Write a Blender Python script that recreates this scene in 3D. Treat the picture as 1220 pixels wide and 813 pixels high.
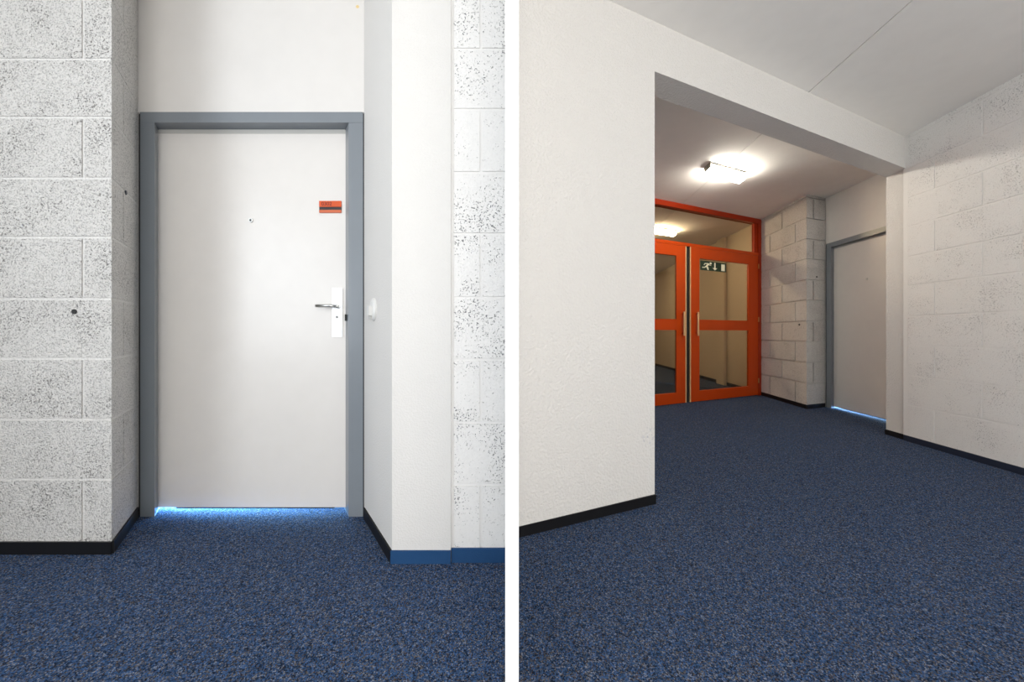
import bpy, bmesh, math, random
from mathutils import Vector, Matrix
random.seed(7)
scene = bpy.context.scene
for o in list(bpy.data.objects):
    bpy.data.objects.remove(o)

# ------------------------------------------------------------------ camera
F = 422.0                      # focal length in pixels of the 1220 px wide frame
cam_d = bpy.data.cameras.new('camera')
cam_d.sensor_fit = 'HORIZONTAL'; cam_d.sensor_width = 36.0
cam_d.lens = 36.0 * F / 1220.0
cam_d.shift_y = -9.5 / 1220.0
cam_d.clip_start = 0.02
cam = bpy.data.objects.new('camera', cam_d); scene.collection.objects.link(cam)
cam.location = (0, 0, 1.0); cam.rotation_euler = (math.pi/2, 0, 0)
scene.camera = cam

# ------------------------------------------------------------------ world, daylight, exposure
w = bpy.data.worlds.new('sky'); scene.world = w; w.use_nodes = True
bg = w.node_tree.nodes['Background']
bg.inputs['Color'].default_value = (0.80, 0.90, 1.0, 1); bg.inputs['Strength'].default_value = 0.6

def area(name, loc, target, sx, sy, power, color):
    l = bpy.data.lights.new(name, 'AREA'); l.shape = 'RECTANGLE'
    l.size = sx; l.size_y = sy; l.energy = power; l.color = color
    o = bpy.data.objects.new(name, l); scene.collection.objects.link(o)
    o.location = loc
    d = Vector(target) - Vector(loc)
    o.rotation_euler = d.to_track_quat('-Z', 'Y').to_euler()
    return o
# daylight standing in the two windows of the hall (left side and behind the camera)
area('daylight_side_window', (-2.95, -1.0, 1.65), (0, -1.0, 2.2), 2.8, 1.7, 72, (0.88, 0.94, 1.0))
area('daylight_rear_window', (1.3, -3.12, 1.65), (1.3, 0, 2.9), 3.4, 1.7, 166, (1.0, 0.97, 0.93))

vs = scene.view_settings
vs.view_transform = 'Standard'; vs.look = 'None'; vs.gamma = 1.0
vs.use_curve_mapping = False; vs.exposure = 0.15

# ------------------------------------------------------------------ helpers
H = 2.83                      # ceiling height
COL = scene.collection

def finish(ob, label=None, cat=None, group=None, kind=None):
    if label: ob['label'] = label
    if cat: ob['category'] = cat
    if group: ob['group'] = group
    if kind: ob['kind'] = kind
    return ob

def empty(name, loc, **k):
    e = bpy.data.objects.new(name, None); COL.objects.link(e)
    e.location = loc; e.empty_display_size = 0.1
    return finish(e, **k)

def wloc(o):
    m = Vector(o.location)
    return m if o.parent is None else m + wloc(o.parent)

def mk(name, bm, mat, parent=None, bevel=0.0, seg=1, smooth=False, **k):
    if bevel > 0:
        es = [e for e in bm.edges if len(e.link_faces) == 2 and e.calc_face_angle(0) > 0.5]
        bmesh.ops.bevel(bm, geom=es, offset=bevel, segments=seg, affect='EDGES', clamp_overlap=True)
    bmesh.ops.recalc_face_normals(bm, faces=bm.faces[:])
    lo = Vector((min(v.co.x for v in bm.verts), min(v.co.y for v in bm.verts), min(v.co.z for v in bm.verts)))
    hi = Vector((max(v.co.x for v in bm.verts), max(v.co.y for v in bm.verts), max(v.co.z for v in bm.verts)))
    org = Vector(((lo.x+hi.x)/2, (lo.y+hi.y)/2, lo.z))
    for v in bm.verts: v.co -= org
    me = bpy.data.meshes.new(name); bm.to_mesh(me); bm.free()
    if smooth:
        for p in me.polygons: p.use_smooth = True
    me.materials.append(mat)
    o = bpy.data.objects.new(name, me); COL.objects.link(o)
    if parent is not None:
        o.parent = parent; o.location = org - wloc(parent)
    else:
        o.location = org
    return finish(o, **k)

def prism(bm, poly, z0, z1):
    """vertical prism over a plan polygon [(x, y), ...]"""
    b = [bm.verts.new((p[0], p[1], z0)) for p in poly]
    t = [bm.verts.new((p[0], p[1], z1)) for p in poly]
    n = len(poly)
    bm.faces.new(b[::-1]); bm.faces.new(t)
    for i in range(n):
        bm.faces.new((b[i], b[(i+1) % n], t[(i+1) % n], t[i]))

def P(poly, z0, z1):
    bm = bmesh.new(); prism(bm, poly, z0, z1); return bm

class Frame:
    """plan lattice: a runs along a wall face, b into the wall, z up"""
    def __init__(s, o, u, v): s.o, s.u, s.v = Vector(o), Vector(u), Vector(v)
    def __call__(s, a, b, z=None):
        p = s.o + s.u*a + s.v*b
        return (p.x, p.y) if z is None else Vector((p.x, p.y, z))
    def box(s, bm, a0, a1, b0, b1, z0, z1):
        prism(bm, [s(a0, b0), s(a1, b0), s(a1, b1), s(a0, b1)], z0, z1)
    def B(s, a0, a1, b0, b1, z0, z1):
        bm = bmesh.new(); s.box(bm, a0, a1, b0, b1, z0, z1); return bm
    def slab(s, outline, b0, b1):
        """outline [(a, z), ...] on the face, pushed from depth b0 to b1"""
        bm = bmesh.new()
        f = [bm.verts.new(s(a, b0, z)) for a, z in outline]
        r = [bm.verts.new(s(a, b1, z)) for a, z in outline]
        bm.faces.new(f); bm.faces.new(r[::-1])
        n = len(outline)
        for i in range(n):
            bm.faces.new((f[i], r[i], r[(i+1) % n], f[(i+1) % n]))
        return bm

def tube(bm, pts, r, n=12, closed_ends=True):
    pts = [Vector(p) for p in pts]; rings = []
    for i, p in enumerate(pts):
        d = (pts[min(i+1, len(pts)-1)] - pts[max(i-1, 0)]).normalized()
        up = Vector((0, 0, 1)) if abs(d.z) < 0.9 else Vector((1, 0, 0))
        x = d.cross(up).normalized(); y = x.cross(d)
        rr = r[i] if isinstance(r, (list, tuple)) else r
        rings.append([bm.verts.new(p + (x*math.cos(t) + y*math.sin(t))*rr) for t in [2*math.pi*k/n for k in range(n)]])
    for a, b in zip(rings, rings[1:]):
        for k in range(n): bm.faces.new((a[k], a[(k+1) % n], b[(k+1) % n], b[k]))
    if closed_ends:
        bm.faces.new(rings[0][::-1]); bm.faces.new(rings[-1])

# ------------------------------------------------------------------ materials
def new_mat(name):
    m = bpy.data.materials.new(name); m.use_nodes = True
    nt = m.node_tree; bs = nt.nodes['Principled BSDF']
    return m, nt, bs
def nd(nt, t, **kw):
    n = nt.nodes.new(t)
    for k, v in kw.items():
        if k in n.inputs: n.inputs[k].default_value = v
        else: setattr(n, k, v)
    return n
def pos(nt):
    return nd(nt, 'ShaderNodeNewGeometry').outputs['Position']
def noise(nt, vec, scale, detail=2.0, rough=0.5):
    n = nd(nt, 'ShaderNodeTexNoise'); n.inputs['Scale'].default_value = scale
    n.inputs['Detail'].default_value = detail; n.inputs['Roughness'].default_value = rough
    nt.links.new(vec, n.inputs['Vector']); return n
def ramp(nt, fac, stops, interp='LINEAR'):
    r = nd(nt, 'ShaderNodeValToRGB'); r.color_ramp.interpolation = interp
    el = r.color_ramp.elements
    while len(el) < len(stops): el.new(0.5)
    for e, (p, c) in zip(el, stops):
        e.position = p; e.color = c if len(c) == 4 else (*c, 1)
    nt.links.new(fac, r.inputs['Fac']); return r.outputs['Color']
def mapr(nt, v, a, b, c=0.0, d=1.0):
    m = nd(nt, 'ShaderNodeMapRange'); m.interpolation_type = 'SMOOTHSTEP'
    for i, x in zip(('From Min', 'From Max', 'To Min', 'To Max'), (a, b, c, d)): m.inputs[i].default_value = x
    nt.links.new(v, m.inputs['Value']); return m.outputs['Result']
def math_(nt, op, a, b):
    m = nd(nt, 'ShaderNodeMath', operation=op)
    for i, x in enumerate((a, b)):
        if isinstance(x, (int, float)): m.inputs[i].default_value = x
        else: nt.links.new(x, m.inputs[i])
    return m.outputs[0]
def mix(nt, fac, a, b):
    m = nd(nt, 'ShaderNodeMix', data_type='RGBA')
    if isinstance(fac, (int, float)): m.inputs[0].default_value = fac
    else: nt.links.new(fac, m.inputs[0])
    for i, x in ((6, a), (7, b)):
        if isinstance(x, tuple): m.inputs[i].default_value = (*x, 1)
        else: nt.links.new(x, m.inputs[i])
    return m.outputs[2]
def bump(nt, bs, h, strength, dist):
    b = nd(nt, 'ShaderNodeBump'); b.inputs['Strength'].default_value = strength
    b.inputs['Distance'].default_value = dist
    nt.links.new(h, b.inputs['Height']); nt.links.new(b.outputs['Normal'], bs.inputs['Normal'])

def plain(name, col, rough=0.5, metal=0.0, spec=0.5, grain=None):
    m, nt, bs = new_mat(name)
    bs.inputs['Roughness'].default_value = rough; bs.inputs['Metallic'].default_value = metal
    bs.inputs['Specular IOR Level'].default_value = spec
    p = pos(nt)
    n = noise(nt, p, 9.0, 3)
    k = 0.96
    c = mix(nt, n.outputs['Fac'], tuple(x*k for x in col), tuple(min(1, x*1.03) for x in col))
    nt.links.new(c, bs.inputs['Base Color'])
    if grain:
        g = noise(nt, p, grain[0], 2); bump(nt, bs, g.outputs['Fac'], grain[1], grain[2])
    return m

def block_mat(name, col, pitcol, scale, thr, rough_amt, patch, sk, dk):
    """painted porous concrete: rough skin with open pores, denser in some patches"""
    m, nt, bs = new_mat(name); p = pos(nt)
    bs.inputs['Roughness'].default_value = 0.85; bs.inputs['Specular IOR Level'].default_value = 0.2
    fine = noise(nt, p, scale, 2.5, 0.55).outputs['Fac']
    ptch = noise(nt, p, 5.0, 2).outputs['Fac']
    thr_v = mapr(nt, ptch, 0.33, 0.67, thr + patch, thr - patch)
    d = math_(nt, 'SUBTRACT', fine, thr_v)
    pit = mapr(nt, d, 0.0, 0.06)
    skin = noise(nt, p, sk, 3, 0.6).outputs['Fac']
    big = noise(nt, p, 3.0, 2).outputs['Fac']
    c = mix(nt, big, tuple(x*0.955 for x in col), col)
    c = mix(nt, mapr(nt, skin, 0.47, 0.66), c, tuple(x*dk for x in col))  # hollows of the rough skin darkened, relief shade put into the colour
    c = mix(nt, pit, c, pitcol)  # shade inside the open pores painted as a dark colour
    nt.links.new(c, bs.inputs['Base Color'])
    h = math_(nt, 'SUBTRACT', math_(nt, 'MULTIPLY', skin, -rough_amt), pit)
    bump(nt, bs, h, 0.9, 0.006)
    return m

WHITE = (0.69, 0.672, 0.645)
M_block = block_mat('painted_porous_block', (0.74, 0.722, 0.695), (0.25, 0.24, 0.23), 140, 0.625, 2.0, 0.05, 150, 0.60)
M_block_fine = block_mat('painted_block_fine_pores', (0.80, 0.785, 0.76), (0.22, 0.22, 0.23), 165, 0.640, 0.35, 0.055, 90, 0.95)
M_block_wall = block_mat('painted_block_small_pores', (0.81, 0.795, 0.77), (0.30, 0.29, 0.29), 175, 0.640, 0.5, 0.042, 110, 0.94)
M_joint_rough = block_mat('painted_rough_mortar', (0.72, 0.705, 0.68), (0.5, 0.49, 0.47), 140, 0.66, 0.8, 0.03, 120, 0.85)
M_mortar = plain('painted_mortar_joint', (0.80, 0.785, 0.76), 0.85, grain=(60, 0.3, 0.002))
M_white = plain('white_plaster_paint', WHITE, 0.6, grain=(40, 0.15, 0.001))
M_panel = plain('white_panel_paint', (0.70, 0.68, 0.655), 0.45)
M_leaf = plain('door_leaf_laminate', (0.70, 0.675, 0.645), 0.32)
M_ceiling = plain('ceiling_paint', (0.92, 0.90, 0.865), 0.8, grain=(70, 0.15, 0.001))
M_joint = plain('ceiling_joint', (0.42, 0.41, 0.39), 0.8)
M_frame = plain('blue_grey_frame_paint', (0.20, 0.222, 0.245), 0.28)
M_partition = plain('bright_white_edge_paint', (0.95, 0.95, 0.95), 0.5)
M_black = plain('black_skirting_vinyl', (0.006, 0.006, 0.007), 0.45, spec=0.3)
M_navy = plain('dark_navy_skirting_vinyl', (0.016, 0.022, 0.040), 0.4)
M_bluecast = plain('black_skirting_blue_daylight_cast', (0.006, 0.052, 0.150), 0.6, grain=(150, 0.5, 0.002))  # blue daylight cast on black skirting, put into the base colour
M_red = plain('orange_red_door_paint', (0.43, 0.045, 0.002), 0.38, spec=0.25)
M_red_dark = plain('red_frame_paint', (0.30, 0.022, 0.002), 0.38, spec=0.25)
M_wood = plain('pale_timber_edge', (0.62, 0.40, 0.20), 0.5)
M_darkgap = plain('dark_seal_and_shadow_gap', (0.012, 0.012, 0.012), 0.7)  # rubber of the door seals, also the painted shadow gap beside the frames
M_steel = plain('brushed_steel', (0.60, 0.60, 0.58), 0.3, metal=1.0)
M_plate = plain('bright_aluminium_plate', (0.90, 0.92, 0.95), 0.35, metal=0.6)
M_brass = plain('dull_brass', (0.55, 0.36, 0.14), 0.4, metal=0.8)
M_orange = plain('orange_sign_plastic', (0.62, 0.075, 0.004), 0.4)
M_salmon = plain('salmon_sign_plastic', (0.55, 0.12, 0.04), 0.4)
M_sign_dark = plain('dark_sign_insert', (0.02, 0.010, 0.012), 0.3)
M_sign_text = plain('dark_red_print', (0.16, 0.010, 0.006), 0.5)
M_green = plain('green_exit_sign', (0.006, 0.028, 0.012), 0.5)
M_cream = plain('cream_pictogram', (0.85, 0.82, 0.62), 0.5)
M_plastic = plain('white_plastic', (0.68, 0.68, 0.66), 0.35)
M_greyplastic = plain('grey_plastic', (0.45, 0.45, 0.43), 0.4)
M_housing = plain('lamp_housing_grey', (0.22, 0.20, 0.17), 0.5)
M_hole = plain('dark_hole', (0.03, 0.03, 0.03), 0.9)
M_stain = plain('yellow_stain', (0.75, 0.58, 0.28), 0.7)
M_tan = plain('tan_corridor_paint', (0.60, 0.50, 0.37), 0.8, grain=(60, 0.4, 0.003))

def plaster(name='orange_peel_plaster', sc=75, amt=0.6, dist=0.003):
    m, nt, bs = new_mat(name); p = pos(nt)
    bs.inputs['Roughness'].default_value = 0.62; bs.inputs['Specular IOR Level'].default_value = 0.3
    a = noise(nt, p, sc, 2, 0.5).outputs['Fac']
    b = noise(nt, p, 3, 2).outputs['Fac']
    c = mix(nt, b, tuple(x*0.97 for x in WHITE), WHITE)
    # small grey scuff low on the wall near the corner of the opening
    sub = nd(nt, 'ShaderNodeVectorMath', operation='DISTANCE'); nt.links.new(p, sub.inputs[0])
    sub.inputs[1].default_value = (0.80, 2.055, 0.40)
    near = mapr(nt, sub.outputs['Value'], 0.02, 0.075, 1.0, 0.0)
    s = noise(nt, p, 60, 3).outputs['Fac']
    k = math_(nt, 'MULTIPLY', near, mapr(nt, s, 0.52, 0.62))
    c = mix(nt, k, c, (0.52, 0.52, 0.54))
    nt.links.new(c, bs.inputs['Base Color'])
    bump(nt, bs, mapr(nt, a, 0.36, 0.64), amt, dist)
    return m
M_plaster = plaster()
M_plaster_fine = plaster('fine_plaster', 130, 0.35, 0.0015)

def carpet():
    m, nt, bs = new_mat('flecked_blue_carpet'); p = pos(nt)
    bs.inputs['Roughness'].default_value = 0.95; bs.inputs['Specular IOR Level'].default_value = 0.05
    v = nd(nt, 'ShaderNodeTexVoronoi'); v.inputs['Scale'].default_value = 290
    n0 = noise(nt, p, 120, 2)
    add = nd(nt, 'ShaderNodeVectorMath', operation='MULTIPLY_ADD')
    nt.links.new(n0.outputs['Color'], add.inputs[0]); add.inputs[1].default_value = (0.006, 0.006, 0.006)
    nt.links.new(p, add.inputs[2]); nt.links.new(add.outputs[0], v.inputs['Vector'])
    sep = nd(nt, 'ShaderNodeSeparateColor'); nt.links.new(v.outputs['Color'], sep.inputs[0])
    c = ramp(nt, sep.outputs[0], [
        (0.0, (0.012, 0.019, 0.038)), (0.24, (0.026, 0.052, 0.112)), (0.46, (0.040, 0.090, 0.205)),
        (0.62, (0.102, 0.094, 0.092)), (0.74, (0.046, 0.084, 0.165)), (0.86, (0.17, 0.19, 0.24)),
        (0.95, (0.060, 0.044, 0.040))], 'CONSTANT')
    lum = mapr(nt, noise(nt, p, 55, 3, 0.65).outputs['Fac'], 0.25, 0.75, 0.72, 1.30)
    mm = nd(nt, 'ShaderNodeVectorMath', operation='SCALE')
    nt.links.new(c, mm.inputs[0]); nt.links.new(lum, mm.inputs['Scale'])
    nt.links.new(mm.outputs[0], bs.inputs['Base Color'])
    h = math_(nt, 'ADD', v.outputs['Distance'], math_(nt, 'MULTIPLY', noise(nt, p, 160, 2).outputs['Fac'], 0.6))
    bump(nt, bs, h, 0.7, 0.004)
    return m
M_carpet = carpet()

def glass():
    m, nt, bs = new_mat('door_glass')
    t = nd(nt, 'ShaderNodeBsdfTransparent'); t.inputs[0].default_value = (0.80, 0.78, 0.74, 1)
    g = nd(nt, 'ShaderNodeBsdfGlossy'); g.inputs['Roughness'].default_value = 0.02
    lw = nd(nt, 'ShaderNodeLayerWeight'); lw.inputs['Blend'].default_value = 0.5
    fr = nd(nt, 'ShaderNodeMath', operation='MULTIPLY_ADD')
    nt.links.new(math_(nt, 'POWER', lw.outputs['Facing'], 4.0), fr.inputs[0]); fr.inputs[1].default_value = 0.6; fr.inputs[2].default_value = 0.03
    mx = nd(nt, 'ShaderNodeMixShader')
    nt.links.new(fr.outputs[0], mx.inputs[0]); nt.links.new(t.outputs[0], mx.inputs[1]); nt.links.new(g.outputs[0], mx.inputs[2])
    nt.links.new(mx.outputs[0], nt.nodes['Material Output'].inputs['Surface'])
    return m
M_glass = glass()

def lamp_mat(name, col, strength):
    m, nt, bs = new_mat(name)
    bs.inputs['Base Color'].default_value = (0.9, 0.9, 0.88, 1)
    bs.inputs['Emission Color'].default_value = (*col, 1); bs.inputs['Emission Strength'].default_value = strength
    return m
M_lamp = lamp_mat('lit_lamp_diffuser', (1.0, 0.94, 0.82), 60)
M_lamp2 = lamp_mat('lit_corridor_lamp_diffuser', (1.0, 0.80, 0.52), 75)

# ------------------------------------------------------------------ plan
D1 = Vector((0.085, 1.0))                 # direction of the depth walls in the right half
DA = Vector((0.918, 0.397))               # direction of the wall with the opening
P1 = Vector((0.0334, 1.737)); P2 = Vector((0.8375, 2.079)); PC = Vector((3.675, 3.31))
C0 = Vector((4.0135, 5.7027)); C1 = Vector((3.883, 4.668)); C2 = Vector((4.245, 4.795))
Zj = [0.0, 0.336, 0.608, 0.884, 1.155, 1.434, 1.702, 1.978, 2.242, 2.515, 2.79, H]   # block course joints
G = 0.006                                 # half a mortar joint

# ------------------------------------------------------------------ floor and ceiling
bm = P([(-3.2, -3.4), (7.2, -3.4), (7.2, 15.5), (-3.2, 15.5)], -0.15, 0.0)
mk('floor', bm, M_carpet, kind='structure', label='blue flecked carpet floor running through the whole hall', cat='floor')
bm = P([(-3.2, -3.4), (7.2, -3.4), (7.2, 15.5), (-3.2, 15.5)], H + 0.012, H + 0.2)
ceil = mk('ceiling', bm, M_joint, kind='structure', label='pale grey ceiling of two wide slabs with one joint', cat='ceiling')
xs = lambda y: 2.251 + 0.068*(y - 2.676)
for poly in ([(-3.2, -3.4), (xs(-3.4)-0.004, -3.4), (xs(15.5)-0.004, 15.5), (-3.2, 15.5)],
             [(xs(-3.4)+0.004, -3.4), (7.2, -3.4), (7.2, 15.5), (xs(15.5)+0.004, 15.5)]):
    mk('ceiling_panel', P(poly, H, H + 0.014), M_ceiling, ceil)

# ------------------------------------------------------------------ LEFT: porous block pier beside the door
YB = 1.6046
CL = Vector((-1.8137, YB)); RL = Vector((-2.040, 1.93))
def line(a, b, y): t = (y - a.y)/(b.y - a.y); return a + (b - a)*t
def inset(v, d): return v
SK = (RL - CL).normalized()
core = P([(-3.1, YB+0.0035), (CL.x-0.006, YB+0.0035), (RL.x-0.005, 1.935), (RL.x-0.005, 2.3), (-3.1, 2.3)], 0, H)
wl = mk('wall_left', core, M_joint_rough, kind='structure', label='white painted porous concrete block pier left of the white door', cat='wall')
XJ = -1.943; YJ = line(CL, RL, 1.735)     # vertical joints on the face and on the return
for i in range(len(Zj)-1):
    z0, z1 = Zj[i] + (G if i else 0.0), Zj[i+1] - (G if i < len(Zj)-2 else 0)
    if z1 - z0 < 0.015: continue
    if i % 2 == 0:      # short face stone, long on the return
        polys = [[(XJ+G, YB), tuple(CL), tuple(RL), (-2.25, 1.93)],
                 [(-2.49, YB), (XJ-G, YB), (-2.2, 1.84), (-2.49, 1.84)],
                 [(-3.05, YB), (-2.49-2*G, YB), (-2.49-2*G, 1.84), (-3.05, 1.84)]]
    else:
        a = line(CL, RL, YJ.y - G); b = line(CL, RL, YJ.y + G)
        polys = [[(-2.36, YB), tuple(CL), tuple(a), (-2.36, a.y)],
                 [(-2.36, b.y), tuple(b), tuple(RL), (-2.36, 1.93)],
                 [(-2.92, YB), (-2.36-2*G, YB), (-2.36-2*G, 1.84), (-2.92, 1.84)]]
    for p in polys:
        mk('block', P(p, z0, z1), M_block, wl, bevel=0.002)
# drilled hole and paint blot
def disc(c, n, r, depth=0.004, k=14):
    bm = bmesh.new(); n = Vector(n).normalized(); c = Vector(c)
    tube(bm, [c - n*0.002, c + n*depth], r, k); return bm
mk('drill_hole', disc((-521*YB/F, YB-0.002, 1+(397-371.5)*YB/F), (0, -1, 0), 0.011, 0.0015), M_hole, wl)
nl = Vector((SK.y, -SK.x, 0))
pr = line(CL, RL, 1.765)
mk('paint_blot', disc((pr.x+nl.x*0.001, pr.y+nl.y*0.001, 1.70), nl, 0.011, 0.002), M_navy, wl)
# skirting of the pier
bmk = lambda pts, z1, t, nrm: None
def skirt(name, a, b, nrm, mat, h=0.056, t=0.008, ext0=0.0, ext1=0.0, **k):
    a, b, n = Vector(a), Vector(b), Vector(nrm).normalized()
    d = (b - a).normalized(); a = a - d*ext0; b = b + d*ext1
    return mk(name, P([tuple(a), tuple(b), tuple(b + n*t), tuple(a + n*t)], 0.0, h), mat, bevel=0.0015, **k)
nL = Vector((SK.y, -SK.x))
skirt('baseboard_left', (-3.1, YB), CL, (0, -1), M_black, ext1=0.004, kind='structure',
      label='black skirting along the front of the block pier left of the white door', cat='baseboard')
skirt('baseboard_left_return', CL, line(CL, RL, 1.918), nL, M_black, kind='structure',
      label='black skirting along the side of the block pier next to the grey frame', cat='baseboard')

# ------------------------------------------------------------------ LEFT: plaster column right of the door, and the block wall beside the partition
CR = Vector((-0.522, 1.540)); RR = Vector((-0.806, 1.93)); XE = -0.266; YW = 1.548
mk('wall_column', P([tuple(CR), (XE, CR.y), (XE, 2.3), (RR.x+0.1, 2.3), (RR.x, 1.93)], 0, H), M_plaster_fine, bevel=0.004, kind='structure',
   label='white plaster column between the grey door frame and the narrow block wall', cat='wall')
wc = mk('wall_center', P([(XE, YW+0.004), (0.016, YW+0.004), (0.016, 1.70), (XE, 1.70)], 0, H), M_mortar, kind='structure',
   label='narrow strip of white painted block wall beside the bright white partition', cat='wall')
XJ2 = -37*YW/F
for i in range(len(Zj)-1):
    z0, z1 = Zj[i] + (G if i else 0.0), Zj[i+1] - (G if i < len(Zj)-2 else 0)
    if z1 - z0 < 0.015: continue
    segs = [(XE+0.012, XJ2-G), (XJ2+G, -0.0165)] if i % 2 == 0 else [(XE+0.012, -0.0165)]
    for a, b in segs:
        mk('block', P([(a, YW), (b, YW), (b, 1.66), (a, 1.66)], z0, z1), M_block_fine, wc, bevel=0.003)
nR = Vector((-(RR-CR).y, (RR-CR).x)).normalized()
if nR.x > 0: nR = -nR
skirt('baseboard_column_return', CR, line(CR, RR, 1.918), nR, M_black, kind='structure',
      label='black skirting on the side of the plaster column next to the grey frame', cat='baseboard')
skirt('baseboard_column', CR, (XE, CR.y), (0, -1), M_bluecast, ext0=0.004, kind='structure',
      label='skirting coloured with a blue daylight cast on the front of the white plaster column', cat='baseboard')
skirt('baseboard_center', (XE+0.002, YW), (-0.019, YW), (0, -1), M_bluecast, h=0.062, kind='structure',
      label='skirting coloured with a blue daylight cast on the narrow block wall beside the white partition', cat='baseboard')
# partition between the two halves of the hall, seen end on
mk('wall_partition', P([(-0.0182, 0.955), (0.0182, 0.955), (0.0182, 1.735), (-0.0182, 1.735)], 0, H), M_partition, bevel=0.0012, kind='structure',
   label='thin bright white partition standing end-on between the two doorways', cat='wall')

# ------------------------------------------------------------------ flush white doors in grey frames
def flush_door(name, fr, width, jamb, label, full, glow):
    """fr: lattice with a=0 at the outer left edge of the frame, b=0 at its front face"""
    e = empty(name, fr(width/2, 0, 0), kind='structure', label=label, cat='door')
    zt, zl = 2.2035, 2.146
    for a0, a1 in ((0, jamb), (width-jamb, width)):
        bm = fr.slab([(a0, 0), (a1, 0), (a1, zl-0.001), (a0, zl-0.001)], 0, 0.125)
        mk('frame_jamb', bm, M_frame, e, bevel=0.004, seg=2)
    mk('frame_head', fr.B(0, width, 0, 0.125, zl, zt), M_frame, e, bevel=0.004, seg=2)
    # dark strips standing in for the shadow gap between frame and walls
    mk('shadow_gap_strip', fr.B(-0.012, -0.001, 0.012, 0.12, 0, zt-0.004), M_darkgap, e)
    mk('shadow_gap_strip', fr.B(width+0.001, width+0.012, 0.012, 0.12, 0, zt-0.004), M_darkgap, e)
    a0, a1 = jamb + 0.002, width - jamb - 0.002
    # rebate strips around the leaf
    st = mk('rebate', fr.B(a0, a1, 0.064, 0.075, zl-0.024, zl-0.001), M_greyplastic, e)
    leaf = mk('leaf', fr.B(jamb-0.001, width-jamb+0.001, 0.066, 0.106, 0.019, zl-0.004), M_leaf, e, bevel=0.002)
    mk('bottom_seal', fr.B(a0+0.10, a1-0.06, 0.0655, 0.080, 0.0135, 0.0195), M_darkgap, e)
    return e, leaf, a0, a1

SKV = Vector((-0.72, 1.0))
d1 = Frame((-443.0*1.927/F, 1.927), (1, 0), SKV)
W1 = 265.5*1.927/F
door1, leaf1, la0, la1 = flush_door('door_1', d1, W1, 0.0785, 'white flush door in blue-grey frame with orange number plate and steel lever', True, 1)
YL = 1.927 + 0.066                       # front face of the leaf
def onleaf(px, py, off=0.0):
    y = YL
    return Vector(((px-610)*y/F, y - off, 1 + (397-py)*y/F))
# peephole
c = onleaf(299.3, 262.8)
bm = bmesh.new(); tube(bm, [c + Vector((0, 0.004, 0)), c + Vector((0, -0.004, 0)), c + Vector((0, -0.006, 0))], [0.0125, 0.0125, 0.010], 20)
ph = mk('peephole', bm, M_steel, door1)
bm = bmesh.new(); tube(bm, [c + Vector((0, -0.005, 0)), c + Vector((0, -0.0068, 0))], 0.0065, 16)
mk('lens', bm, M_hole, ph)
# long plate, lever, cylinder
a = onleaf(396.6, 343.8); b = onleaf(408.3, 401.5)
plate = mk('lock_plate', P([(a.x, YL-0.009), (b.x, YL-0.009), (b.x, YL+0.002), (a.x, YL+0.002)], b.z, a.z), M_plate, door1, bevel=0.0015)
lz = 1 + (397-364.6)*1.945/F; lx = onleaf(402.5, 364).x
lx0 = (376-610)*1.938/F
bm = bmesh.new()
arc = [(lx, YL-0.005, lz), (lx, YL-0.030, lz)]
for k in range(1, 7):
    t = k/6*math.pi/2
    arc.append((lx - 0.022*(1-math.cos(t)), YL - 0.030 - 0.022*math.sin(t), lz))
arc.append((lx0, YL-0.052, lz))
tube(bm, arc, 0.0088, 14)
mk('lever', bm, M_steel, plate, smooth=True)
bm = bmesh.new(); tube(bm, [(lx, YL-0.008, lz), (lx, YL-0.016, lz)], 0.0155, 20); mk('rosette', bm, M_steel, plate)
c = onleaf(402.6, 378)
bm = bmesh.new(); tube(bm, [c + Vector((0, -0.006, 0)), c + Vector((0, -0.013, 0))], 0.0082, 16)
mk('cylinder', bm, M_greyplastic, plate)
bm = P([(c.x-0.0015, YL-0.0142), (c.x+0.0015, YL-0.0142), (c.x+0.0015, YL-0.012), (c.x-0.0015, YL-0.012)], c.z-0.005, c.z+0.005)
mk('key_slot', bm, M_hole, plate)
# strike plate seen on the jamb edge
c = d1(W1-0.0785, 0.045, 1 + (397-378.5)*1.97/F)
mk('strike', P([(c.x-0.004, c.y-0.012), (c.x+0.003, c.y-0.012), (c.x-0.006, c.y+0.010), (c.x-0.012, c.y+0.010)], c.z-0.018, c.z+0.018), M_hole, door1)

# wall above door 1
dn = Frame((0, 1.927), (1, 0), SKV)
mk('wall_niche', P([(RL.x-0.002, 1.9335), (RR.x+0.03, 1.9335), (RR.x+0.03, 2.05), (RL.x-0.08, 2.05)], 2.2035, H), M_panel, kind='structure',
   label='smooth white panel above the left white door', cat='wall')
mk('paint_stain', disc(((426-610)*1.9335/F, 1.9335, 1+(397-8)*1.9335/F), (0, -1, 0), 0.009, 0.0008), M_stain, bpy.data.objects['wall_niche'])

# number plate
def onl(px, py, off): return onleaf(px, py, off)
def plate_box(x0, y0, x1, y1, o0, o1):
    a, b = onleaf(x0, y0), onleaf(x1, y1)
    return P([(a.x, YL-o1), (b.x, YL-o1), (b.x, YL-o0), (a.x, YL-o0)], b.z, a.z)
sg = empty('number_plate', onleaf(394, 254), label='small orange number plate with dark name strip on the left white door', cat='sign')
mk('plate_top', plate_box(381.0, 240.0, 407.0, 247.0, 0, 0.007), M_orange, sg, bevel=0.0008)
mk('name_strip', plate_box(381.0, 247.1, 407.0, 250.5, 0, 0.0055), M_sign_dark, sg)
mk('plate_base', plate_box(381.0, 250.6, 407.0, 254.0, 0, 0.007), M_salmon, sg, bevel=0.0008)
tc = bpy.data.curves.new('number', 'FONT'); tc.body = '0302'; tc.size = 0.030; tc.extrude = 0.0005
to = bpy.data.objects.new('number_tmp', tc); COL.objects.link(to)
bpy.context.view_layer.update()
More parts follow.
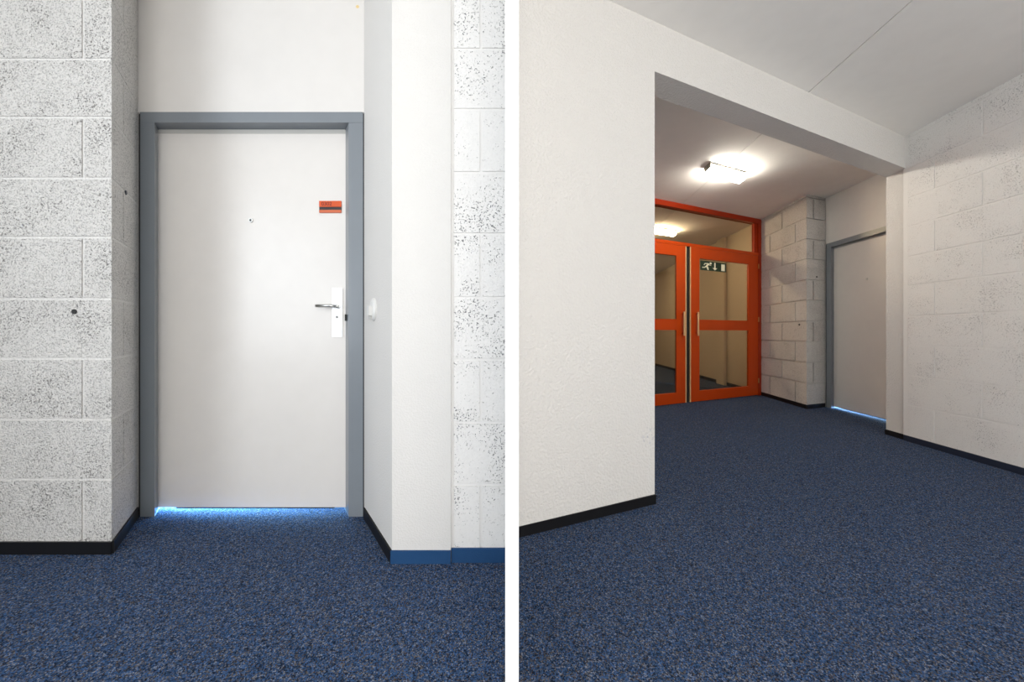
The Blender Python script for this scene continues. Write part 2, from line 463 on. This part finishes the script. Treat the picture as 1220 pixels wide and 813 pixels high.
tm = bpy.data.meshes.new_from_object(to.evaluated_get(bpy.context.evaluated_depsgraph_get()))
bpy.data.objects.remove(to)
tm.materials.clear(); tm.materials.append(M_sign_text)
tb = onleaf(383.6, 245.6, 0.0078)
tm.transform(Matrix.Rotation(math.pi/2, 4, 'X'))
t_o = bpy.data.objects.new('number', tm); COL.objects.link(t_o); t_o.parent = sg; t_o.location = tb - wloc(sg)

# white wall fitting on the side of the column
uR = (RR - CR).normalized(); c2 = line(CR, RR, 1.765)
def onret(s, off, z): p = c2 + uR*s + nR*off; return Vector((p.x, p.y, z))
fz = 1 + (397-369)*1.765/F
wf = empty('wall_hook', onret(0, 0, fz-0.06), label='small white oval wall fitting with a clip on the column side by the door', cat='wall fitting')
bm = bmesh.new(); rings = []
for off, sc in ((-0.002, 1.0), (0.008, 1.0), (0.014, 0.82)):
    rings.append([bm.verts.new(onret(0.045*sc*math.cos(t), off, fz + 0.056*sc*math.sin(t))) for t in [2*math.pi*k/24 for k in range(24)]])
for r0, r1 in zip(rings, rings[1:]):
    for k in range(24): bm.faces.new((r0[k], r0[(k+1) % 24], r1[(k+1) % 24], r1[k]))
bm.faces.new(rings[-1]); bm.faces.new(rings[0][::-1])
mk('back_plate', bm, M_plastic, wf)
fw = Frame(c2, uR, nR)
mk('clip', fw.B(-0.012, 0.024, 0.012, 0.030, fz-0.030, fz+0.018), M_plastic, wf, bevel=0.003)
mk('hook_tip', fw.B(-0.008, 0.012, 0.012, 0.024, fz-0.050, fz-0.031), M_greyplastic, wf, bevel=0.003)

# ------------------------------------------------------------------ RIGHT: plaster wall with the wide opening
da = Frame(P2, DA, D1*0.19)
s0 = -(P2.x - 0.0)/DA.x + 0.02
sc = (PC - P2).length
TOP = 2.537
wa = mk('wall_opening', da.slab([(s0, 0), (0, 0), (0, TOP), (sc, TOP), (sc, 0), (sc+0.75, 0), (sc+0.75, H), (s0, H)], 0, 1.0), M_plaster, bevel=0.004,
   kind='structure', label='white textured plaster wall with wide opening and beam in front of the red doors', cat='wall')
nA = Vector((DA.y, -DA.x))
skirt('baseboard_opening', P1 - DA*0.02, P2, nA, M_black, h=0.054, ext1=0.003, kind='structure',
      label='black skirting below the textured plaster wall left of the opening', cat='baseboard')
# column side in the opening, right
nC = Vector((-1.0, 0.085))
skirt('baseboard_jamb', PC + D1*0.012, PC + D1*0.19, nC, M_black, h=0.050, t=0.006, kind='structure',
      label='black skirting at the foot of the white jamb beside the right door', cat='baseboard')

# ------------------------------------------------------------------ RIGHT: block wall along the right edge
B0 = Vector((3.658, 3.284)); DB = Vector((-0.0787, -0.9969))     # from the corner towards the camera
fb = Frame(B0, DB, Vector((1, 0)))
wr = mk('wall_right', fb.B(-0.032, 6.6, 0.004, 0.2, 0, H), M_mortar, kind='structure',
   label='long white painted block wall along the right edge', cat='wall')
for i in range(len(Zj)-1):
    z0, z1 = Zj[i] + (G if i else 0.0), Zj[i+1] - (G if i < len(Zj)-2 else 0)
    if z1 - z0 < 0.015: continue
    st = 0.567 if i % 2 else 0.237
    cuts = [0.012] + [st + 0.60*k for k in range(0, 4)]
    for a, b in zip(cuts, cuts[1:]):
        mk('block', fb.B(a+(G if a > 0.02 else 0), b-G, 0, 0.15, z0, z1), M_block_wall, wr, bevel=0.003)
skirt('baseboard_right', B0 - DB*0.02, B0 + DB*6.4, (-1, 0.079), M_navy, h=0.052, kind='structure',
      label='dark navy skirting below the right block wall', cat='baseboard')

# ------------------------------------------------------------------ RIGHT: vestibule block pier next to the red doors
UF = (C0 - C1); UR2 = (C2 - C1)
wv = mk('wall_vestibule', P([tuple(C1 + Vector((0.016, 0.030))), tuple(C0 + Vector((0.013, 0))), (6.4, 6.75), (6.4, 4.9), tuple(C2 + Vector((0.02, 0.025)))], 0, H), M_joint_rough, kind='structure',
   label='white painted block pier between the red doors and the right white door', cat='wall')
uf = UF.normalized(); ur = UR2.normalized(); Lf = UF.length; Lr = UR2.length
for i in range(len(Zj)-1):
    z0, z1 = Zj[i] + (0.010 if i else 0.0), Zj[i+1] - (0.010 if i < len(Zj)-2 else 0)
    if z1 - z0 < 0.015: continue
    inn = ur*0.3 + uf*0.05
    if i % 2 == 0:
        j = C1 + uf*0.22
        polys = [[tuple(j - uf*0.010), tuple(C1), tuple(C2), tuple(C2 + uf*0.17)],
                 [tuple(j + uf*0.010), tuple(C1 + uf*0.80), tuple(C1 + uf*0.80 + inn), tuple(j + uf*0.010 + inn)],
                 [tuple(C1 + uf*(0.80 + 2*0.010)), tuple(C0), tuple(C0 + inn), tuple(C1 + uf*(0.80 + 2*0.010) + inn)]]
    else:
        j = C1 + ur*0.135
        polys = [[tuple(C1 + uf*0.50), tuple(C1), tuple(j - ur*0.010), tuple(j + uf*0.45)],
                 [tuple(j + ur*0.010), tuple(C2), tuple(C2 + uf*0.15), tuple(j + ur*0.010 + uf*0.15)],
                 [tuple(C1 + uf*(0.50 + 2*0.010)), tuple(C0), tuple(C0 + inn), tuple(C1 + uf*(0.50 + 2*0.010) + inn)]]
    for p in polys:
        mk('block', P(p, z0, z1), M_block, wv, bevel=0.003)
nv = Vector((-uf.y, uf.x))
if nv.x > 0: nv = -nv
hp = C1 + uf*0.14
mk('drill_hole', disc((hp.x, hp.y, 1+(397-387)*4.8/F), (nv.x, nv.y, 0), 0.014, 0.003), M_hole, wv)
nv2 = Vector((ur.y, -ur.x))
hp = C1 + ur*0.20
mk('drill_hole', disc((hp.x, hp.y, 1+(397-330)*4.73/F), (nv2.x, nv2.y, 0), 0.012, 0.003), M_hole, wv)
skirt('baseboard_vestibule', C1, C0 - uf*0.01, nv, M_black, h=0.054, ext0=0.004, kind='structure',
      label='black skirting on the block pier beside the red doors', cat='baseboard')
skirt('baseboard_vestibule_return', C1, C2 - ur*0.02, nv2, M_black, h=0.054, kind='structure',
      label='black skirting on the block pier side next to the right white door', cat='baseboard')

# right white door, same make, set into the side of the vestibule
UD = Vector((-0.049, -0.9988))
d2 = Frame(C2 + UD*0.012, UD, Vector((0.918, 0.397)))
W2 = 1.02
door2, leaf2, ra0, ra1 = flush_door('door_2', d2, W2, 0.075, 'white flush door in grey frame beyond the opening, seen at a slant', False, 1)
n2 = Vector((-0.9988, 0.049, 0))
pk = Vector(d2(0, 0.066)); k = (1033-610)/F
ta = (k*pk.y - pk.x)/(UD.x - k*UD.y)
pp = pk + UD*ta
bm = bmesh.new(); c = Vector((pp.x, pp.y, 1 + (397-332.5)*pp.y/F))
tube(bm, [c - n2*0.004, c + n2*0.006], 0.013, 16); mk('peephole', bm, M_steel, door2)
mk('wall_over_right_door', d2.slab([(-0.02, 2.2035), (W2+0.05, 2.2035), (W2+0.05, H), (-0.02, H)], 0.008, 0.16), M_panel, kind='structure',
   label='smooth white panel above the slanted right white door', cat='wall')

# ------------------------------------------------------------------ red double door with transom
FT = 0.05
rd = Frame(C0, DA, Vector((0.085, 1.0)))
rdoor = empty('door_3', rd(-1.63, 0, 0), kind='structure', label='orange-red glazed double door with transom window', cat='door')
SC = -1.6315; HW = 1.5575                  # centre of the pair, half width to the jambs
aL, aR = SC - HW - 0.074, 0.0
mk('frame_jamb', rd.B(aR-0.074, aR, 0, 0.10, 0, H), M_red_dark, rdoor, bevel=0.004)
mk('frame_jamb', rd.B(aL, aL+0.074, 0, 0.10, 0, H), M_red_dark, rdoor, bevel=0.004)
mk('frame_head', rd.B(aL+0.0745, aR-0.0745, 0, 0.10, 2.758, H), M_red_dark, rdoor, bevel=0.004)
mk('transom_bar', rd.B(aL+0.0745, aR-0.0745, 0, 0.10, 2.238, 2.285), M_red, rdoor, bevel=0.004)
for a0, a1 in ((aL+0.0745, aL+0.155), (aR-0.155, aR-0.0745)):
    mk('transom_stile', rd.B(a0, a1, 0.018, 0.09, 2.2855, 2.7575), M_red_dark, rdoor, bevel=0.003)
mk('transom_pane', rd.B(aL+0.155, aR-0.155, 0.05, 0.056, 2.2855, 2.7575), M_glass, rdoor)
def red_leaf(a_free, a_hinge, handle_a, tag):
    s = 1 if a_hinge > a_free else -1
    O = lambda x: a_free + s*x
    def bx(x0, x1, b0, b1, z0, z1):
        p, q = sorted((O(x0), O(x1))); return rd.B(p, q, b0, b1, z0, z1)
    wd = abs(a_hinge - a_free)
    lf = mk('door_leaf', bx(0.020, 0.195, 0.004, 0.05, 0.010, 2.236), M_red, rdoor, bevel=0.003, label='lock stile')
    mk('hinge_stile', bx(wd-0.235, wd-0.002, 0.004, 0.05, 0.010, 2.236), M_red, lf, bevel=0.003)
    mk('top_rail', bx(0.1955, wd-0.2355, 0.004, 0.05, 2.088, 2.236), M_red, lf, bevel=0.003)
    mk('middle_rail', bx(0.1955, wd-0.2355, 0.004, 0.05, 1.041, 1.195), M_red, lf, bevel=0.003)
    mk('bottom_rail', bx(0.1955, wd-0.2355, 0.004, 0.05, 0.010, 0.160), M_red, lf, bevel=0.003)
    mk('pane', bx(0.196, wd-0.236, 0.026, 0.032, 1.1955, 2.0875), M_glass, lf)
    mk('pane', bx(0.196, wd-0.236, 0.026, 0.032, 0.1605, 1.0405), M_glass, lf)
    mk('timber_edge', bx(0.0, 0.0195, 0.0, 0.05, 0.010, 2.236), M_wood, lf)
    ha = handle_a
    hb = mk('pull_handle', rd.B(ha-0.013, ha+0.013, -0.062, -0.040, 0.962, 1.300), M_wood, lf, bevel=0.004)
    for z in (0.985, 1.262):
        mk('handle_mount', rd.B(ha-0.009, ha+0.009, -0.0395, 0.003, z, z+0.020), M_red_dark, lf)
    for z in (0.20, 1.18, 2.03):
        p, q = sorted((O(wd-0.006), O(wd+0.012)))
        mk('hinge', rd.B(p, q, -0.012, 0.0, z, z+0.075), M_brass, lf)
    return lf
red_leaf(-1.598, -0.074, -1.463, 'r')
red_leaf(-1.666, aL+0.074, -1.739, 'l')
mk('meeting_seal', rd.B(-1.6655, -1.5985, 0.030, 0.05, 0.010, 2.236), M_darkgap, rdoor)

# exit sign stuck on the upper pane of the right leaf
ex = empty('exit_sign', rd(-1.09, 0.02, 1.925), label='dark green emergency exit sticker on the red door glass', cat='sign')
mk('sticker', rd.B(-1.372, -0.815, 0.0235, 0.0262, 1.925, 2.062), M_green, ex)
def flat(outline, name):
    bm = rd.slab(outline, 0.0222, 0.0237)
    bmesh.ops.triangulate(bm, faces=[f for f in bm.faces if len(f.verts) > 4], ngon_method='EAR_CLIP')
    mk(name, bm, M_cream, ex)
# figure running
A0, S = -1.335, 0.80
fig = bmesh.new()
for limb in ([(0.060, 0.050), (0.095, 0.042), (0.150, 0.092), (0.118, 0.104)],      # trunk
             [(0.000, 0.026), (0.052, 0.028), (0.090, 0.050), (0.066, 0.058), (0.046, 0.042), (0.000, 0.040)],   # trailing leg
             [(0.078, 0.046), (0.108, 0.000), (0.130, 0.000), (0.126, 0.040), (0.104, 0.056)],  # standing leg
             [(0.050, 0.100), (0.112, 0.102), (0.120, 0.090), (0.062, 0.088)],      # rear arm
             [(0.030, 0.070), (0.042, 0.066), (0.064, 0.094), (0.050, 0.100)],
             [(0.132, 0.086), (0.140, 0.072), (0.180, 0.070), (0.180, 0.080), (0.150, 0.082)]):  # front arm
    b_ = rd.slab([(A0 + x*1.05, 1.934 + z*0.98) for x, z in limb], 0.0222, 0.0237)
    tmp = bpy.data.meshes.new('limb'); b_.to_mesh(tmp); b_.free(); fig.from_mesh(tmp)
mk('running_figure', fig, M_cream, ex)
flat([(A0 + 0.178 + 0.024*math.cos(t), 2.036 + 0.0155*math.sin(t)) for t in [2*math.pi*k/14 for k in range(14)]], 'figure_head')
bm = rd.B(-1.065-0.014, -1.065+0.014, 0.0222, 0.0237, 1.972, 2.050)
tip = rd.slab([(-1.065-0.054, 1.972), (-1.065, 1.938), (-1.065+0.054, 1.972)], 0.0222, 0.0237)
tmp = bpy.data.meshes.new('tip'); tip.to_mesh(tmp); tip.free(); bm.from_mesh(tmp)
mk('arrow', bm, M_cream, ex)
flat([(-0.925, 1.940), (-0.848, 1.940), (-0.848, 2.040), (-0.925, 2.040)], 'door_symbol')

# ------------------------------------------------------------------ vestibule left side and the corridor beyond the red doors
LW = Vector(rd(aL, 0))
tvl = (LW.y - 2.1)
mk('wall_vestibule_left', P([(LW.x-0.085*2.2-0.12, LW.y-2.16), (LW.x-0.085*2.2, LW.y-2.16), tuple(LW), (LW.x-0.12, LW.y)], 0, H), M_plaster, kind='structure',
   label='white plaster side wall of the vestibule, hidden behind the opening wall', cat='wall')
def at1(o, t): return tuple(Vector(o) + D1*t)
K0 = Vector(rd(0, 0.10)); K1 = Vector(rd(aL, 0.10))
wk = mk('wall_corridor_right', P([tuple(K0), at1(K0, 9), tuple(Vector(at1(K0, 9)) + Vector((0.2, 0))), tuple(K0 + Vector((0.2, 0)))], 0, H), M_tan, kind='structure',
   label='tan corridor wall seen through the red doors', cat='wall')
mk('baseboard_corridor', P([tuple(K0 + Vector((-0.01, 0))), at1(K0 + Vector((-0.01, 0)), 9), at1(K0, 9), tuple(K0)], 0, 0.06), M_black, kind='structure',
   label='black skirting seen through the red door glass', cat='baseboard')
mk('wall_corridor_left', P([tuple(K1 + Vector((-0.2, 0))), at1(K1 + Vector((-0.2, 0)), 9), at1(K1, 9), tuple(K1)], 0, H), M_tan, kind='structure',
   label='tan left wall of the corridor behind the red doors', cat='wall')
mk('wall_corridor_end', P([at1(K1, 9), at1(K0, 9), at1(K0, 9.2), at1(K1, 9.2)], 0, H), M_tan, kind='structure',
   label='tan end wall of the corridor behind the red doors', cat='wall')
# flat pilasters on the corridor wall
for t0, t1 in ((0.95, 1.25), (2.6, 2.9), (5.2, 5.6)):
    f = Frame(K0, D1, Vector((-1, 0)))
    mk('pilaster', f.B(t0, t1, 0.012, 0.06, 0, H), M_tan, wk, bevel=0.004)

# ------------------------------------------------------------------ ceiling lamps
def ceiling_lamp(loc, u, v, L, Wd, hgt, mat, label):
    f = Frame(loc, u, v)
    e = empty('ceiling_lamp', (*f(L/2, Wd/2), H - hgt), label=label, cat='lamp')
    mk('housing', f.B(0, L, 0, Wd, H-0.018, H-0.0005), M_housing, e, bevel=0.002)
    mk('end_cap', f.B(0.004, 0.022, 0.006, Wd-0.006, H-hgt+0.02, H-0.0185), M_housing, e, bevel=0.002)
    mk('diffuser', f.B(0.0225, L-0.01, 0.008, Wd-0.008, H-hgt, H-0.0185), mat, e, bevel=0.008, seg=2)
    return e
kk = (H-1)*F
LA = Vector((236*kk/204.5/F, kk/204.5)); LB = Vector((279.5*kk/192.5/F, kk/192.5))
ceiling_lamp(LA, (LB-LA).normalized(), D1.normalized(), (LB-LA).length, 0.15, 0.078, M_lamp,
             'bright rectangular lamp on the ceiling in front of the red doors')
ceiling_lamp((2.36, 6.05), (LB-LA).normalized(), D1.normalized(), 0.62, 0.15, 0.078, M_lamp2,
             'warm ceiling lamp seen through the transom above the red doors')

ceiling_lamp((2.35, 9.4), (LB-LA).normalized(), D1.normalized(), 0.62, 0.15, 0.078, M_lamp2,  # extra lamp added out of sight to brighten the corridor behind the glass
             'added unseen warm fill lamp deep in the corridor behind the red doors')

# ------------------------------------------------------------------ rooms behind the two white doors (daylight under the leaves)
mk('wall_room_behind_left', P([(-3.1, 2.9), (0.3, 2.9), (0.3, 3.0), (-3.1, 3.0)], 0, H), M_white, kind='structure',
   label='far wall of the closed room behind the left white door', cat='wall')
area('daylight_under_left_door', (*d1(W1/2, 0.42), 0.09), (*d1(W1/2, 0.0), 0.0), 1.0, 0.12, 130, (0.22, 0.55, 1.0))
c = d2(W2/2, 0.42)
area('daylight_under_right_door', (*c, 0.09), (*d2(W2/2, 0.0), 0.0), 0.85, 0.12, 26, (0.4, 0.68, 1.0))
mk('wall_room_behind_right', P([(5.4, 2.6), (5.5, 2.6), (5.5, 5.3), (5.4, 5.3)], 0, H), M_white, kind='structure',
   label='far wall of the closed room behind the right white door', cat='wall')

# ------------------------------------------------------------------ the hall behind the camera: two window walls
def window_wall(name, fr, L, a0, a1, z0, z1, n, lab, wname, wlab):
    wmesh = bmesh.new()
    for q in ((0, a0, 0, H), (a1, L, 0, H), (a0, a1, 0, z0), (a0, a1, z1, H)):
        fr.box(wmesh, q[0], q[1], 0, 0.2, q[2], q[3])
    mk(name, wmesh, M_white, kind='structure', label=lab, cat='wall')
    we = empty(wname, fr(a0, 0.1, z0), kind='structure', label=wlab, cat='window')
    for k in range(n+1):
        x = a0 + (a1-a0)*k/n
        mk('mullion', fr.B(max(a0, x-0.03), min(a1, x+0.03), 0.16, 0.199, z0, z1), M_frame, we)
    for z in (z0, z1-0.05):
        mk('window_rail', fr.B(a0+0.031, a1-0.031, 0.16, 0.199, z, z+0.05), M_frame, we)
window_wall('wall_side', Frame((-2.9, -3.2), (0, 1), (-1, 0)), 4.81, 0.75, 4.15, 0.75, 2.55, 4, 'white window wall on the left behind the camera', 'window_1', 'wide window on the left behind the camera')
window_wall('wall_back', Frame((-2.9, -3.0), (1, 0), (0, -1)), 6.3, 0.6, 5.9, 0.75, 2.55, 6, 'white window wall behind the camera', 'window_2', 'wide window behind the camera')
